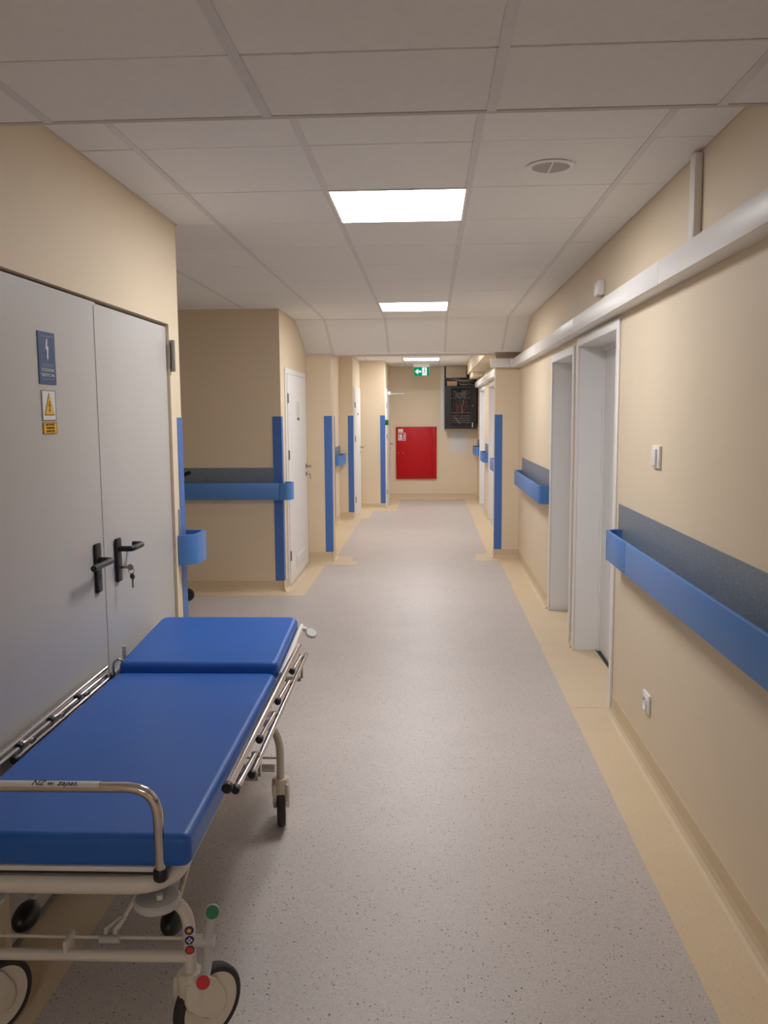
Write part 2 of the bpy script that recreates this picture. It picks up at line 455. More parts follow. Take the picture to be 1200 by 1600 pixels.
# ------------------------------------------------------------------ recessed doors in the right wall
def recessed_door(n, y0, y1, z1, xw, depth, handle_far=True, hw=True):
    """outer frame edges y0..y1, top z1; wall face xw; leaf sits depth behind it"""
    a = 0.055
    xd = xw + depth
    door = sbx('door_%d' % n, 'door_white', xd, xd + 0.04, y0 + a + 0.004, y1 - a - 0.004, 0.012, z1 - a - 0.004)
    bm = bmesh.new()
    for p in ((xw - 0.012, xw - 0.0005, y0, y0 + a, 0.0015, z1), (xw - 0.012, xw - 0.0005, y1 - a, y1, 0.0015, z1), (xw - 0.012, xw - 0.0005, y0 + a, y1 - a, z1 - a, z1)):
        box(bm, *p, 0.003, 1)
    obj('door_frame', bm, 'frame_white', door, True)
    bm = bmesh.new()
    for p in ((xw, xd, y0 + a - 0.02, y0 + a, 0.0015, z1 - a), (xw, xd, y1 - a, y1 - a + 0.02, 0.0015, z1 - a), (xw, xd, y0 + a - 0.02, y1 - a + 0.02, z1 - a, z1 - a + 0.018)):
        box(bm, *p)
    obj('reveal', bm, 'door_white', door)
    bm = bmesh.new()
    for p in ((xd - 0.016, xd - 0.001, y0 + a, y0 + a + 0.03, 0.0015, z1 - a), (xd - 0.016, xd - 0.001, y1 - a - 0.03, y1 - a, 0.0015, z1 - a), (xd - 0.016, xd - 0.001, y0 + a + 0.03, y1 - a - 0.03, z1 - a - 0.03, z1 - a)):
        box(bm, *p)
    obj('door_stop', bm, 'frame_white', door)
    bx('threshold', 'dark', xd - 0.02, xd, y0 + a, y1 - a, 0.0014, 0.006, door)
    if hw:
        hy = y0 + 0.16
        bx('handle_plate', 'steel', xd - 0.006, xd - 0.0005, hy - 0.02, hy + 0.02, 0.92, 1.12, door, 0.002)
        tb('door_handle', 'steel', [(xd - 0.004, hy, 1.06), (xd - 0.05, hy, 1.06), (xd - 0.05, hy + 0.12, 1.06)], 0.009, door, 10, 0.02)
    return door
recessed_door(1, 4.50, 5.76, 2.09, XR, 0.165)
recessed_door(2, 5.87, 6.95, 2.057, XR, 0.165)
recessed_door(3, 11.66, 13.03, 2.06, XF, 0.14)
recessed_door(4, 13.93, 15.35, 2.06, XF, 0.14)

# ------------------------------------------------------------------ white flush doors in the left wall
def flush_door(n, xw, y0, y1, z1, extras):
    a = 0.05
    d = sbx('door_%d' % n, 'door_white', xw + 0.0005, xw + 0.02, y0 + a + 0.004, y1 - a - 0.004, 0.012, z1 - a - 0.004)
    bm = bmesh.new()
    for p in ((xw + 0.0005, xw + 0.014, y0, y0 + a, 0.0015, z1), (xw + 0.0005, xw + 0.014, y1 - a, y1, 0.0015, z1), (xw + 0.0005, xw + 0.014, y0 + a, y1 - a, z1 - a, z1)):
        box(bm, *p, 0.003, 1)
    obj('door_frame', bm, 'frame_white', d, True)
    bm = bmesh.new(); box(bm, xw + 0.0004, xw + 0.009, y0 + a, y1 - a, 0.002, z1 - a); obj('rebate', bm, 'shadow_gap', d)
    for z in (1.76, 1.235, 0.285):
        dc('hinge', 'steel', (xw + 0.026, y0 + a + 0.004, z), (0, 0, 1), 0.0065, 0.09, d, 12)
    hy = y1 - a - 0.07
    dc('handle_rose', 'steel', (xw + 0.024, hy, 1.07), (1, 0, 0), 0.026, 0.008, d)
    tb('door_handle', 'steel', [(xw + 0.02, hy, 1.07), (xw + 0.075, hy, 1.07), (xw + 0.075, hy - 0.12, 1.07)], 0.010, d, 10, 0.02)
    dc('lock_rose', 'steel', (xw + 0.024, hy, 0.985), (1, 0, 0), 0.024, 0.008, d)
    if extras:
        tb('lock_key', 'steel', [(xw + 0.028, hy, 0.985), (xw + 0.065, hy, 0.985), (xw + 0.066, hy, 0.93)], 0.005, d, 8, 0.01)
        v = bx('vent_grille', 'frame_white', xw + 0.0202, xw + 0.026, 8.22, 8.76, 0.10, 0.235, d, 0.002)
        for k in range(5):
            bx('vent_slat', 'grid', xw + 0.0262, xw + 0.029, 8.245, 8.735, 0.117 + 0.022 * k, 0.128 + 0.022 * k, v)
    return d
d5 = flush_door(5, XB, 7.81, 9.07, 2.04, True)
d6 = flush_door(6, -1.18, 13.2, 14.36, 2.04, False)
d7 = flush_door(7, -0.76, 14.62, 15.98, 2.06, False)
# door plate with room sign
dp = tag(bx('door_sign', 'paper', -1.3098, -1.3072, 8.37, 8.55, 1.555, 1.735), 'small white room sign on the white door beside the alcove', 'sign')
bx('sign_line', 'speaker_grey', -1.3071, -1.3066, 8.39, 8.53, 1.675, 1.679, dp)
bx('sign_foot', 'dark', -1.3071, -1.3064, 8.40, 8.53, 1.555, 1.58, dp)
tag(bx('door_sign', 'dark', -1.1598, -1.157, 13.74, 13.86, 1.60, 1.64), 'tiny dark room number plate on the white door between blue corner guards', 'sign')
# closer arm and green call point by the far left door
ca = thing('door_closer', 'white door closer arm above the narrow door next to the end wall', 'door closer', (-0.74, 15.3, 1.98))
bx('body', 'frame_white', 0.001, 0.045, -0.14, 0.14, -0.025, 0.035, ca, 0.004)
tb('arm', 'frame_white', [(0.03, 0.1, 0.0), (0.16, 0.25, 0.0), (0.28, 0.10, 0.0)], 0.009, ca, 8)
cp = tag(bx('call_point', 'green', -0.7595, -0.70, 14.50, 14.585, 1.43, 1.52, None, 0.006), 'small green emergency call box above the blue corner guard beside the end door', 'call point')

# ------------------------------------------------------------------ grey steel double door
XD = -1.262
dd = sbx('door_8', 'steel_door', XD - 0.045, XD, 2.335, 3.216, 0.015, 2.03)
tg = bx('door_leaf', 'steel_door', XD - 0.045, XD - 0.002, 3.224, 4.085, 0.015, 2.026, dd)
bx('cover_strip', 'steel_door', XD, XD + 0.002, 3.196, 3.2165, 0.02, 2.018, dd)
bx('shadow_joint', 'black', XD - 0.044, XD - 0.008, 3.2162, 3.2238, 0.015, 2.02, dd)
bm = bmesh.new()
for p in ((-1.325, XD - 0.046, 2.322, 2.36, 0.0015, 2.036), (-1.325, XD - 0.046, 4.06, 4.088, 0.0015, 2.036), (-1.325, XD - 0.046, 2.36, 4.06, 2.0, 2.038)):
    box(bm, *p)
obj('door_frame', bm, 'steel_door', dd)
for z in (1.89, 0.22):
    h = dc('hinge', 'steel', (XL + 0.014, 4.098, z), (0, 0, 1), 0.011, 0.15, dd, 14)
    bx('hinge_leaf', 'steel', XL + 0.001, XL + 0.006, 4.08, 4.14, z - 0.06, z + 0.06, h)
def lever(y, z0, z1, zl, dirn):
    pl = bx('handle_plate', 'black', XD + 0.0005, XD + 0.013, y - 0.024, y + 0.024, z0, z1, dd, 0.004)
    pts = [(XD + 0.008, y, zl), (XD + 0.064, y, zl), (XD + 0.064, y + dirn * (0.13 if dirn > 0 else 0.185), zl)]
    if dirn > 0: pts.append((XD + 0.02, y + dirn * 0.135, zl))
    tb('lever', 'black', pts, 0.0115, pl, 12, 0.022)
    return pl
lp = lever(3.118, 0.938, 1.125, 1.062, -1)
bx('keyhole', 'shadow_gap', XD + 0.0131, XD + 0.0138, 3.112, 3.124, 0.985, 1.01, lp)
lever(3.33, 0.938, 1.115, 1.072, 1)
kr = thing('key_ring', 'two small keys hanging from the lock of the grey steel door', 'keys', (XD + 0.0135, 3.338, 0.995))
bx('key', 'steel', 0.0, 0.03, -0.0012, 0.0012, -0.005, 0.005, kr)
dc('key_bow', 'steel', (0.037, 0, 0), (0, 1, 0), 0.013, 0.003, kr, 18)
bm = bmesh.new(); tube(bm, [(0.04 + 0.011 * math.cos(a), 0.002, -0.014 + 0.014 * math.sin(a)) for a in [2 * math.pi * k / 20 for k in range(20)]], 0.0015, 6, True); obj('ring', bm, 'steel', kr, True)
dc('hanging_key_bow', 'steel', (0.043, 0.004, -0.038), (0.5, 1, 0), 0.013, 0.003, kr, 18)
bx('hanging_key', 'steel', 0.039, 0.047, 0.0028, 0.0052, -0.085, -0.048, kr)

# signs on the steel door (text runs along +Y, reads from +X side)
def on_door(y, z, x=XD + 0.0035):
    return basis((0, 1, 0), (0, 0, 1), (1, 0, 0), (x, y, z))
sg = tag(bx('electrical_room_sign', 'sign_blue', XD + 0.0005, XD + 0.003, 2.718, 2.842, 1.709, 1.879), 'blue sign with white lightning bolt on the grey steel door', 'sign')
def outline(parent, y0, y1, z0, z1, w, m, x=XD + 0.003, name='border_line'):
    bm = bmesh.new()
    for p in ((y0, y1, z0, z0 + w), (y0, y1, z1 - w, z1), (y0, y0 + w, z0 + w, z1 - w), (y1 - w, y1, z0 + w, z1 - w)):
        box(bm, x, x + 0.0006, *p)
    return obj(name, bm, m, parent)
outline(sg, 2.735, 2.825, 1.773, 1.866, 0.0022, 'sign_line')
outline(sg, 2.735, 2.825, 1.724, 1.769, 0.0022, 'sign_line')
bm = bmesh.new()
prism(bm, [(2.786, 1.857), (2.777, 1.856), (2.770, 1.822), (2.780, 1.824), (2.779, 1.802), (2.775, 1.803), (2.782, 1.785), (2.790, 1.802), (2.786, 1.802), (2.792, 1.832), (2.782, 1.831)], 'x', XD + 0.003, XD + 0.0038)
obj('lightning_bolt', bm, 'sign_white', sg)
text('lettering', 'ROZDZIELNIA', 0.0145, 'sign_white', sg, on_door(2.780, 1.755))
text('lettering', 'ELEKTRYCZNA', 0.0142, 'sign_white', sg, on_door(2.780, 1.738))
s2 = tag(bx('warning_sign', 'sign_white', XD + 0.0005, XD + 0.003, 2.727, 2.827, 1.590, 1.689), 'white sign with yellow warning triangle below the blue sign', 'sign')
outline(s2, 2.727, 2.827, 1.590, 1.689, 0.002, 'brown_ink')
bm = bmesh.new(); prism(bm, [(2.740, 1.607), (2.816, 1.607), (2.778, 1.681)], 'x', XD + 0.003, XD + 0.0036); tri = obj('triangle_edge', bm, 'ink', s2)
bm = bmesh.new(); prism(bm, [(2.744, 1.6095), (2.812, 1.6095), (2.778, 1.676)], 'x', XD + 0.0036, XD + 0.0042); obj('triangle_face', bm, 'yellow', s2)
bm = bmesh.new(); prism(bm, [(2.782, 1.655), (2.777, 1.655), (2.772, 1.637), (2.778, 1.638), (2.777, 1.626), (2.774, 1.626), (2.778, 1.615), (2.783, 1.626), (2.780, 1.626), (2.785, 1.643), (2.779, 1.642)], 'x', XD + 0.0042, XD + 0.0047); obj('lightning_bolt', bm, 'ink', s2)
s3 = tag(bx('caution_plate', 'yellow', XD + 0.0005, XD + 0.003, 2.728, 2.829, 1.546, 1.584), 'small yellow caution plate with three lines under the warning triangle', 'sign')
outline(s3, 2.728, 2.829, 1.546, 1.584, 0.0018, 'brown_ink')
for k, s in enumerate(('NIE DOTYKAĆ', 'URZĄDZENIE', 'ELEKTRYCZNE')):
    text('lettering', s, 0.0098, 'brown_ink', s3, on_door(2.7785, 1.576 - 0.0108 * k))

# ------------------------------------------------------------------ blue handrails with end returns
RZ0, RZ1, RD = 0.866, 1.014, 0.092
def handrail(label, loc, rotz, L, joints=(), near_cap=True, far_cap=True, group='blue wall handrails'):
    """local x along the wall, y out of the wall"""
    t = thing('handrail', label, 'handrail', loc, rotz, group)
    R, th = 0.066, 0.018
    def arc(x_c, sgn):
        bm = bmesh.new()
        poly = []
        n = 8
        outer, inner = [], []
        for k in range(n + 1):
            a = math.pi / 2 * k / n
            outer.append((x_c + sgn * R * math.sin(a), RD - R + R * math.cos(a)))
            inner.append((x_c + sgn * (R - th) * math.sin(a), RD - R + (R - th) * math.cos(a)))
        outer.append((x_c + sgn * R, 0.004)); inner.append((x_c + sgn * (R - th), 0.004))
        prism(bm, outer + inner[::-1], 'z', RZ0, RZ1)
        return obj('end_return', bm, 'rail_blue', t, True)
    a = R if near_cap else 0.0
    b = L - R if far_cap else L
    cuts = [a] + [j for j in joints if a < j < b] + [b]
    for i in range(len(cuts) - 1):
        g0 = 0.0015 if (i > 0 or near_cap) else 0
        bx('rail_board', 'rail_blue', cuts[i] + g0, cuts[i + 1] - 0.0015, RD - th, RD, RZ0, RZ1, t, 0.005)
    if near_cap: arc(a, -1)
    if far_cap: arc(b, 1)
    n = max(2, int(L / 0.8) + 1) if L > 0.4 else 1
    for k in range(n):
        x = a + 0.06 + (b - a - 0.12) * (k / (n - 1) if n > 1 else 0.5)
        bx('bracket', 'black', x - 0.02, x + 0.02, 0.004, RD - th - 0.001, 0.89, 0.96, t)
    return t
def panel(label, *a, group='grey-blue wall protection panels'):
    return tag(bx('wall_protection_panel', 'panel', *a, None, 0.001, 1), label, 'wall panel', group)
H90 = math.pi / 2
# right wall: local x -> +Y, y -> -X
handrail('long blue handrail below the light switch on the right wall', (XR, -1.5, 0), H90, 5.86, (1.2, 3.5, 5.39), False, True)
panel('long grey-blue speckled wall panel behind the long blue handrail', XR - 0.0035, XR - 0.0003, -1.5, 4.44, 0.90, 1.137)
handrail('short blue handrail between the recessed white door and the pillar', (XR, 6.98, 0), H90, 2.08, (), True, True)
panel('short grey-blue wall panel between the recessed white door and the pillar', XR - 0.0035, XR - 0.0003, 6.97, 9.10, 0.90, 1.145)
handrail('blue handrail stub hidden behind the right pillar', (XF, 9.95, 0), H90, 1.62, (), True, True)
panel('grey wall panel behind the handrail stub next to the right pillar', XF - 0.0035, XF - 0.0003, 9.95, 11.6, 0.90, 1.14)
handrail('blue handrail stub between the two far right doors', (XF, 13.09, 0), H90, 0.76, (), True, True)
panel('grey wall panel between the two far right doors', XF - 0.0035, XF - 0.0003, 13.06, 13.90, 0.90, 1.14)
handrail('blue handrail stub in the corner under the black network cabinet', (XF, 15.41, 0), H90, 0.78, (), True, True)
panel('grey wall panel in the corner under the black network cabinet', XF - 0.0035, XF - 0.0003, 15.38, 16.25, 0.90, 1.14)
# left walls: local x -> -Y, y -> +X
handrail('blue handrail end beside the left leaf of the steel door', (XL, 2.20, 0), -H90, 2.5, (0.25,), True, False)
panel('grey-blue wall panel beside the left leaf of the steel door', XL + 0.0003, XL + 0.0035, -0.3, 2.20, 0.90, 1.137)
# short rail that wraps the corner next to the steel door
hc = thing('handrail', 'short curved blue handrail on the corner right of the steel door', 'handrail', (XL, 4.25, 0), 0, 'blue wall handrails')
bm = bmesh.new()
outer, inner = [], []
for k in range(9):
    a = math.pi / 2 * k / 8
    outer.append((0.004 + 0.088 * math.sin(a), -0.135 + 0.06 * (1 - math.cos(a)))); inner.append((0.004 + 0.070 * math.sin(a), -0.117 + 0.05 * (1 - math.cos(a))))
prism(bm, outer + [(0.092, -0.03), (0.074, -0.03)] + inner[::-1], 'z', RZ0, RZ1)
obj('end_return', bm, 'rail_blue', hc, True)
bm = bmesh.new(); prism(bm, [(0.092, -0.0285), (0.092, 0.06), (0.07, 0.09), (0.03, 0.092), (-0.6, 0.092), (-0.6, 0.074), (0.03, 0.074), (0.06, 0.07), (0.074, 0.05), (0.074, -0.0285)], 'z', RZ0, RZ1)
obj('rail_board', bm, 'rail_blue', hc, True)
panel('small grey-blue wall panel between the steel door and its corner guard', XL + 0.0003, XL + 0.0035, 4.142, 4.172, 0.90, 1.14)
# alcove back wall: facing the camera; it wraps the corner by the white door
hb = thing('handrail', 'blue handrail across the alcove back wall wrapping its corner', 'handrail', (XB, YB, 0), 0, 'blue wall handrails')
bx('rail_board', 'rail_blue', -2.6, -0.012, -RD, -RD + 0.018, RZ0 - 0.015, RZ1 - 0.012, hb, 0.005)
bm = bmesh.new()
outer, inner = [(-0.009, -RD)], [(-0.009, -RD + 0.018)]
for k in range(9):
    a = math.pi / 2 * k / 8
    outer.append((0.035 + 0.06 * math.sin(a), -RD + 0.06 * (1 - math.cos(a)))); inner.append((0.035 + 0.042 * math.sin(a), -RD + 0.018 + 0.042 * (1 - math.cos(a))))
outer += [(0.095, 0.06), (0.08, 0.10), (0.006, 0.12)]; inner += [(0.077, 0.05), (0.065, 0.085), (0.006, 0.102)]
prism(bm, outer + inner[::-1], 'z', RZ0 - 0.015, RZ1 - 0.012)
obj('corner_return', bm, 'rail_blue', hb, True)
for x in (-2.3, -1.4, -0.5):
    bx('bracket', 'black', x - 0.02, x + 0.02, -RD + 0.019, -0.004, 0.88, 0.95, hb)
panel('grey-blue speckled wall panel on the alcove back wall above its handrail', -3.9, XB - 0.078, YB - 0.0035, YB - 0.0003, 0.90, 1.136)
handrail('blue handrail stub on the recessed wall behind the left pier', (-1.38, 13.07, 0), -H90, 0.66, (), True, True)
panel('grey wall panel behind the handrail stub past the left pier', -1.3797, -1.3765, 12.385, 13.08, 0.90, 1.14)

# ------------------------------------------------------------------ blue corner guards
def guard(label, cx, cy, sx, sy, w=0.078):
    e = 0.0032
    x_o, y_o = cx - sx * e, cy - sy * e
    poly = [(x_o, y_o), (cx + sx * w, y_o), (cx + sx * w, cy - sy * 0.0002), (cx - sx * 0.0002, cy - sy * 0.0002), (cx - sx * 0.0002, cy + sy * w), (x_o, cy + sy * w)]
    bm = bmesh.new(); prism(bm, poly, 'z', 0.102, 1.595)
    return tag(obj('corner_guard', bm, 'guard_blue'), label, 'corner guard', 'blue corner guards')
guard('tall blue corner guard on the wall corner right of the steel door', XL, 4.25, -1, -1)
guard('tall blue corner guard at the corner of the alcove back wall', XB, YB, -1, 1)
guard('tall blue corner guard on the pier just past the white door with vent', -1.07, 9.25, -1, 1)
guard('thin blue corner guard on the recessed corner behind the left pier', -1.38, 12.3, -1, 1)
guard('blue corner guard beside the far white door with three hinges', -1.18, 13.1, -1, 1)
guard('blue corner guard on the last left pier before the end wall', -0.76, 14.45, -1, 1)
guard('tall blue corner guard on the right pillar', 0.72, YP, 1, 1)

# ------------------------------------------------------------------ cable trunking
ct = thing('cable_trunking', 'white cable trunking running along the right wall and round the pillar', 'cable trunking', (0, 0, 0))
for a, b in ((-1.5, 1.52), (1.523, 3.52), (3.523, 5.52), (5.523, 7.52), (7.523, 9.365)):
    bx('trunk_section', 'trunk', 0.90, XR - 0.0005, a, b, 2.105, 2.197, ct, 0.0015)
for y in (1.5215, 3.5215, 5.5215, 7.5215):
    bx('joint_cover', 'trunk', 0.8985, XR - 0.001, y - 0.03, y + 0.001, 2.1035, 2.1985, ct, 0.003)
bx('corner_section', 'trunk', 0.87, XR - 0.0005, 9.367, YP - 0.0005, 2.105, 2.197, ct, 0.0015)
bx('trunk_section', 'trunk', 0.66, 0.868, 9.367, YP - 0.0005, 2.105, 2.197, ct, 0.0015)
tf = thing('cable_trunking', 'white cable trunking past the pillar leading to the network cabinet', 'cable trunking', (0, 0, 0))
bx('trunk_section', 'trunk', 0.82, XF - 0.0005, YP + 0.205, 12.4, 2.085, 2.18, tf, 0.004)
bx('trunk_section', 'trunk', 0.82, XF - 0.0005, 12.403, 15.7, 2.085, 2.18, tf, 0.004)
vt = tag(bx('vertical_conduit', 'trunk', XR - 0.03, XR - 0.0005, 3.225, 3.285, 2.199, 2.528, None, 0.004), 'short vertical white conduit from the trunking up to the ceiling', 'conduit')
bx('lid_seam', 'grid', XR - 0.0306, XR - 0.0299, 3.233, 3.236, 2.20, 2.527, vt)
wb = tag(bx('junction_box', 'trunk', XR - 0.035, XR - 0.0005, 4.93, 5.06, 2.262, 2.345, None, 0.006), 'small white junction box on the wall above the cable trunking', 'junction box')
bx('lid', 'trunk', XR - 0.038, XR - 0.0352, 4.937, 5.053, 2.269, 2.338, wb, 0.001)
du = thing('boxed_duct', 'beige boxed-in duct under the far ceiling beside the network cabinet', 'duct', (0, 0, 0))
bx('casing', 'beige_box', 0.66, XF - 0.0005, 9.9, 15.2, 2.30, ZF - 0.004, du, 0.003)
bx('lower_step', 'beige_box', 0.70, XF - 0.0005, 14.2, 15.2, 2.22, 2.299, du, 0.003)

# switch and socket
sw = tag(bx('light_switch', 'frame_white', XR - 0.012, XR - 0.0003, 3.66, 3.775, 1.365, 1.462, None, 0.004), 'white light switch on the cream wall above the long handrail', 'switch')
bx('rocker', 'frame_white', XR - 0.022, XR - 0.0122, 3.69, 3.745, 1.378, 1.449, sw, 0.004)
so = tag(bx('wall_socket', 'frame_white', XR - 0.012, XR - 0.0003, 3.715, 3.82, 0.262, 0.352, None, 0.004), 'white power socket low on the cream wall under the long handrail', 'socket')
bm = bmesh.new(); lathe(bm, [(0.031, 0), (0.034, 0.006), (0.03, 0.007), (0.027, 0.002), (0.0, 0.001)][:4], 24, basis((0, 1, 0), (0, 0, 1), (-1, 0, 0), (XR - 0.0121, 3.767, 0.307))); obj('socket_ring', bm, 'frame_white', so, True)
dc('socket_well', 'grey_plastic', (XR - 0.0128, 3.767, 0.307), (1, 0, 0), 0.026, 0.001, so)
tb('earth_pin', 'steel', [(XR - 0.0125, 3.767, 0.322), (XR - 0.024, 3.767, 0.322)], 0.0028, so, 8)
for s in (-1, 1):
    dc('contact_hole', 'black', (XR - 0.0136, 3.767 + s * 0.0095, 0.305), (1, 0, 0), 0.003, 0.0008, so, 10)

# ------------------------------------------------------------------ end wall fittings
rc = thing('hose_cabinet', 'red fire hose cabinet on the end wall', 'hose cabinet', (-0.255, YE, 0))
bx('body', 'red', -0.385, 0.385, -0.045, -0.0005, 0.385, 1.373, rc, 0.003)
rd = bx('door', 'red', -0.372, 0.30, -0.056, -0.0455, 0.40, 1.36, rc, 0.003)
bx('side_panel', 'red', 0.304, 0.372, -0.054, -0.0455, 0.40, 1.36, rc, 0.002)
for dx in (-0.34, -0.255):
    dc('lock', 'steel', (dx, -0.058, 0.885), (0, 1, 0), 0.012, 0.006, rd, 14)
hs = bx('hose_sign', 'sign_white', -0.348, -0.20, -0.0572, -0.0562, 1.115, 1.262, rd)
bx('sign_field', 'red', -0.338, -0.21, -0.0578, -0.0573, 1.125, 1.252, hs)
bm = bmesh.new(); disc(bm, (-0.298, -0.058, 1.205), (0, 1, 0), 0.032, 0.0008, 20); box(bm, -0.335, -0.262, -0.0584, -0.0579, 1.135, 1.17); obj('hose_symbol', bm, 'sign_white', hs)
bx('hose_symbol', 'sign_white', -0.245, -0.222, -0.0584, -0.0579, 1.14, 1.235, hs)
bx('number_label', 'sign_white', -0.345, -0.25, -0.0572, -0.0562, 1.275, 1.335, rd)

nc = thing('network_cabinet', 'black wall-mounted network cabinet with glass door full of cables', 'network cabinet', (0.575, YE, 0))
bm = bmesh.new()
for p in ((-0.292, 0.292, -0.02, -0.001, 1.335, 2.13), (-0.292, -0.27, -0.27, -0.02, 1.335, 2.13), (0.27, 0.292, -0.27, -0.02, 1.335, 2.13), (-0.27, 0.27, -0.27, -0.02, 1.335, 1.36), (-0.27, 0.27, -0.27, -0.02, 2.105, 2.13)):
    box(bm, *p)
obj('body', bm, 'dark', nc)
bm = bmesh.new()
for p in ((-0.29, -0.175, -0.292, -0.272, 1.338, 2.127), (0.195, 0.29, -0.292, -0.272, 1.338, 2.127), (-0.175, 0.195, -0.292, -0.272, 1.338, 1.40), (-0.175, 0.195, -0.292, -0.272, 2.085, 2.127)):
    box(bm, *p)
nd = obj('door_frame', bm, 'black', nc)
dc('door_lock', 'steel', (0.225, -0.295, 1.755), (0, 1, 0), 0.012, 0.008, nd, 14)
bx('door_tag', 'sign_white', 0.213, 0.228, -0.2935, -0.2925, 1.36, 1.45, nd)
gm = bpy.data.materials.new('clear_glass'); gm.use_nodes = True
gb = gm.node_tree.nodes['Principled BSDF']
gb.inputs['Base Color'].default_value = (0.05, 0.05, 0.05, 1); gb.inputs['Roughness'].default_value = 0.05; gb.inputs['Alpha'].default_value = 0.25
M['glass'] = gm
bx('glass_pane', 'glass', -0.174, 0.194, -0.284, -0.280, 1.401, 2.084, nd)
for z in (1.44, 1.48, 1.52, 1.56, 1.62, 1.90):
    pp = bx('patch_panel', 'dark', -0.255, 0.255, -0.20, -0.18, z, z + 0.03, nc)
    bx('port_row', 'cable_white', -0.17, 0.18, -0.2025, -0.2005, z + 0.010, z + 0.018, pp)
rr = random.Random(3)
for k in range(34):
    x0, x1 = rr.uniform(-0.16, 0.17), rr.uniform(-0.16, 0.17)
    hi = rr.random() < 0.35
    z0 = rr.uniform(1.93, 2.06) if hi else rr.uniform(1.6, 1.92)
    z1 = rr.uniform(1.93, 2.06) if hi else rr.uniform(1.56, 1.9)
    m_ = 'cable_white' if hi else ('cable_red' if 0.28 < rr.random() < 0.80 else 'cable_grey')
    y = rr.uniform(-0.265, -0.215)
    tb('patch_cable', m_, [(x0, -0.2, z0), (x0 * 0.7 + x1 * 0.3 + 0.03, y, z0 - 0.06), (x0 * 0.3 + x1 * 0.7 - 0.02, y, min(z0, z1) - 0.04), (x1, -0.2, z1)], 0.0045, nc, 5, 0.05, 3)
tb('patch_cable', 'cable_white', [(-0.11, -0.21, 1.55), (-0.04, -0.26, 1.47), (0.0, -0.262, 1.42)], 0.007, nc, 6)
tb('patch_cable', 'cable_white', [(0.05, -0.21, 1.88), (0.06, -0.262, 1.80), (0.02, -0.262, 1.74), (0.035, -0.24, 1.64)], 0.007, nc, 6, 0.04)

nb = thing('cable_niche', 'dark cable niche above the network cabinet', 'cable niche', (0.575, YE, 0))
bx('recess_shade_board', 'dark', -0.292, 0.30, -0.012, -0.0005, 2.134, ZF - 0.004, nb)  # flat on the wall; its dark colour stands in for shade inside the recess
bx('cover_board', 'beige_box', -0.268, 0.115, -0.05, -0.0125, 2.29, ZF - 0.008, nb, 0.003)
rr = random.Random(5)
for k in range(12):
    z = 2.15 + 0.009 * k
    tb('loose_cable', rr.choice(['cable_white', 'cable_grey', 'cable_grey', 'dark']), [(-0.26 + rr.uniform(0, .25), -0.03, z + 0.05), (0.0, -0.06 - rr.uniform(0, .08), z), (0.15, -0.08 - rr.uniform(0, .08), z - 0.005), (0.27, -0.05, z + rr.uniform(-0.01, 0.1))], 0.007, nb, 6, 0.06, 4)
tb('loose_cable', 'cable_blue', [(0.2, -0.03, 2.48), (0.19, -0.06, 2.35), (0.22, -0.06, 2.2)], 0.008, nb, 6, 0.05)
cb = tag(bx('cardboard_box', 'cardboard', 0.325, 0.51, YE - 0.25, YE - 0.13, 2.1305, 2.215, None, 0.002), 'small cardboard box lying on top of the network cabinet', 'box')
bx('flap_seam', 'ink', 0.33, 0.505, YE - 0.2504, YE - 0.25, 2.172, 2.174, cb)
wc = thing('wall_conduit', 'white vertical conduit on the end wall left of the network cabinet', 'conduit', (0.247, YE, 0))
bx('channel', 'trunk', -0.036, 0.03, -0.03, -0.0005, 1.31, ZF - 0.004, wc, 0.003)
bx('lid', 'trunk', -0.03, 0.024, -0.034, -0.0303, 1.312, ZF - 0.006, wc, 0.001)
pn = tag(bx('paper_notice', 'paper', 0.383, 0.697, YE - 0.003, YE - 0.0005, 0.872, 1.271), 'blank white paper sheet on the end wall below the network cabinet', 'paper')

ex = thing('exit_sign', 'green emergency exit sign with arrow hanging below the far ceiling', 'exit sign', (-0.145, 15.28, ZF))
bx('housing', 'frame_white', -0.145, 0.145, -0.03, 0.03, -0.07, -0.0015, ex, 0.004)
ep = bx('sign_plate', 'exit_green', -0.13, 0.13, -0.006, 0.006, -0.225, -0.0705, ex)
bm = bmesh.new(); prism(bm, [(-0.115, -0.148), (-0.06, -0.10), (-0.06, -0.133), (-0.005, -0.133), (-0.005, -0.163), (-0.06, -0.163), (-0.06, -0.196)], 'y', -0.0075, -0.0062); obj('arrow', bm, 'exit_white', ep)
bm = bmesh.new(); box(bm, 0.012, 0.092, -0.0075, -0.0062, -0.215, -0.08); obj('doorway', bm, 'exit_white', ep)
bm = bmesh.new()
disc(bm, (0.056, -0.0082, -0.100), (0, 1, 0), 0.011, 0.001, 12)
tube(bm, [(0.056, -0.0082, -0.115), (0.050, -0.0082, -0.155), (0.072, -0.0082, -0.178), (0.062, -0.0082, -0.205)], 0.006, 6)
tube(bm, [(0.050, -0.0082, -0.155), (0.036, -0.0082, -0.178), (0.022, -0.0082, -0.190)], 0.006, 6)
tube(bm, [(0.030, -0.0082, -0.140), (0.054, -0.0082, -0.120), (0.082, -0.0082, -0.140)], 0.005, 6)
obj('running_figure', bm, 'exit_green', ep)

# ------------------------------------------------------------------ the patient trolley (stretcher)
g = thing('patient_trolley', 'white-framed patient trolley with blue mattress and chrome side rails', 'trolley', (-0.893, 2.83, 0), math.radians(1.0))
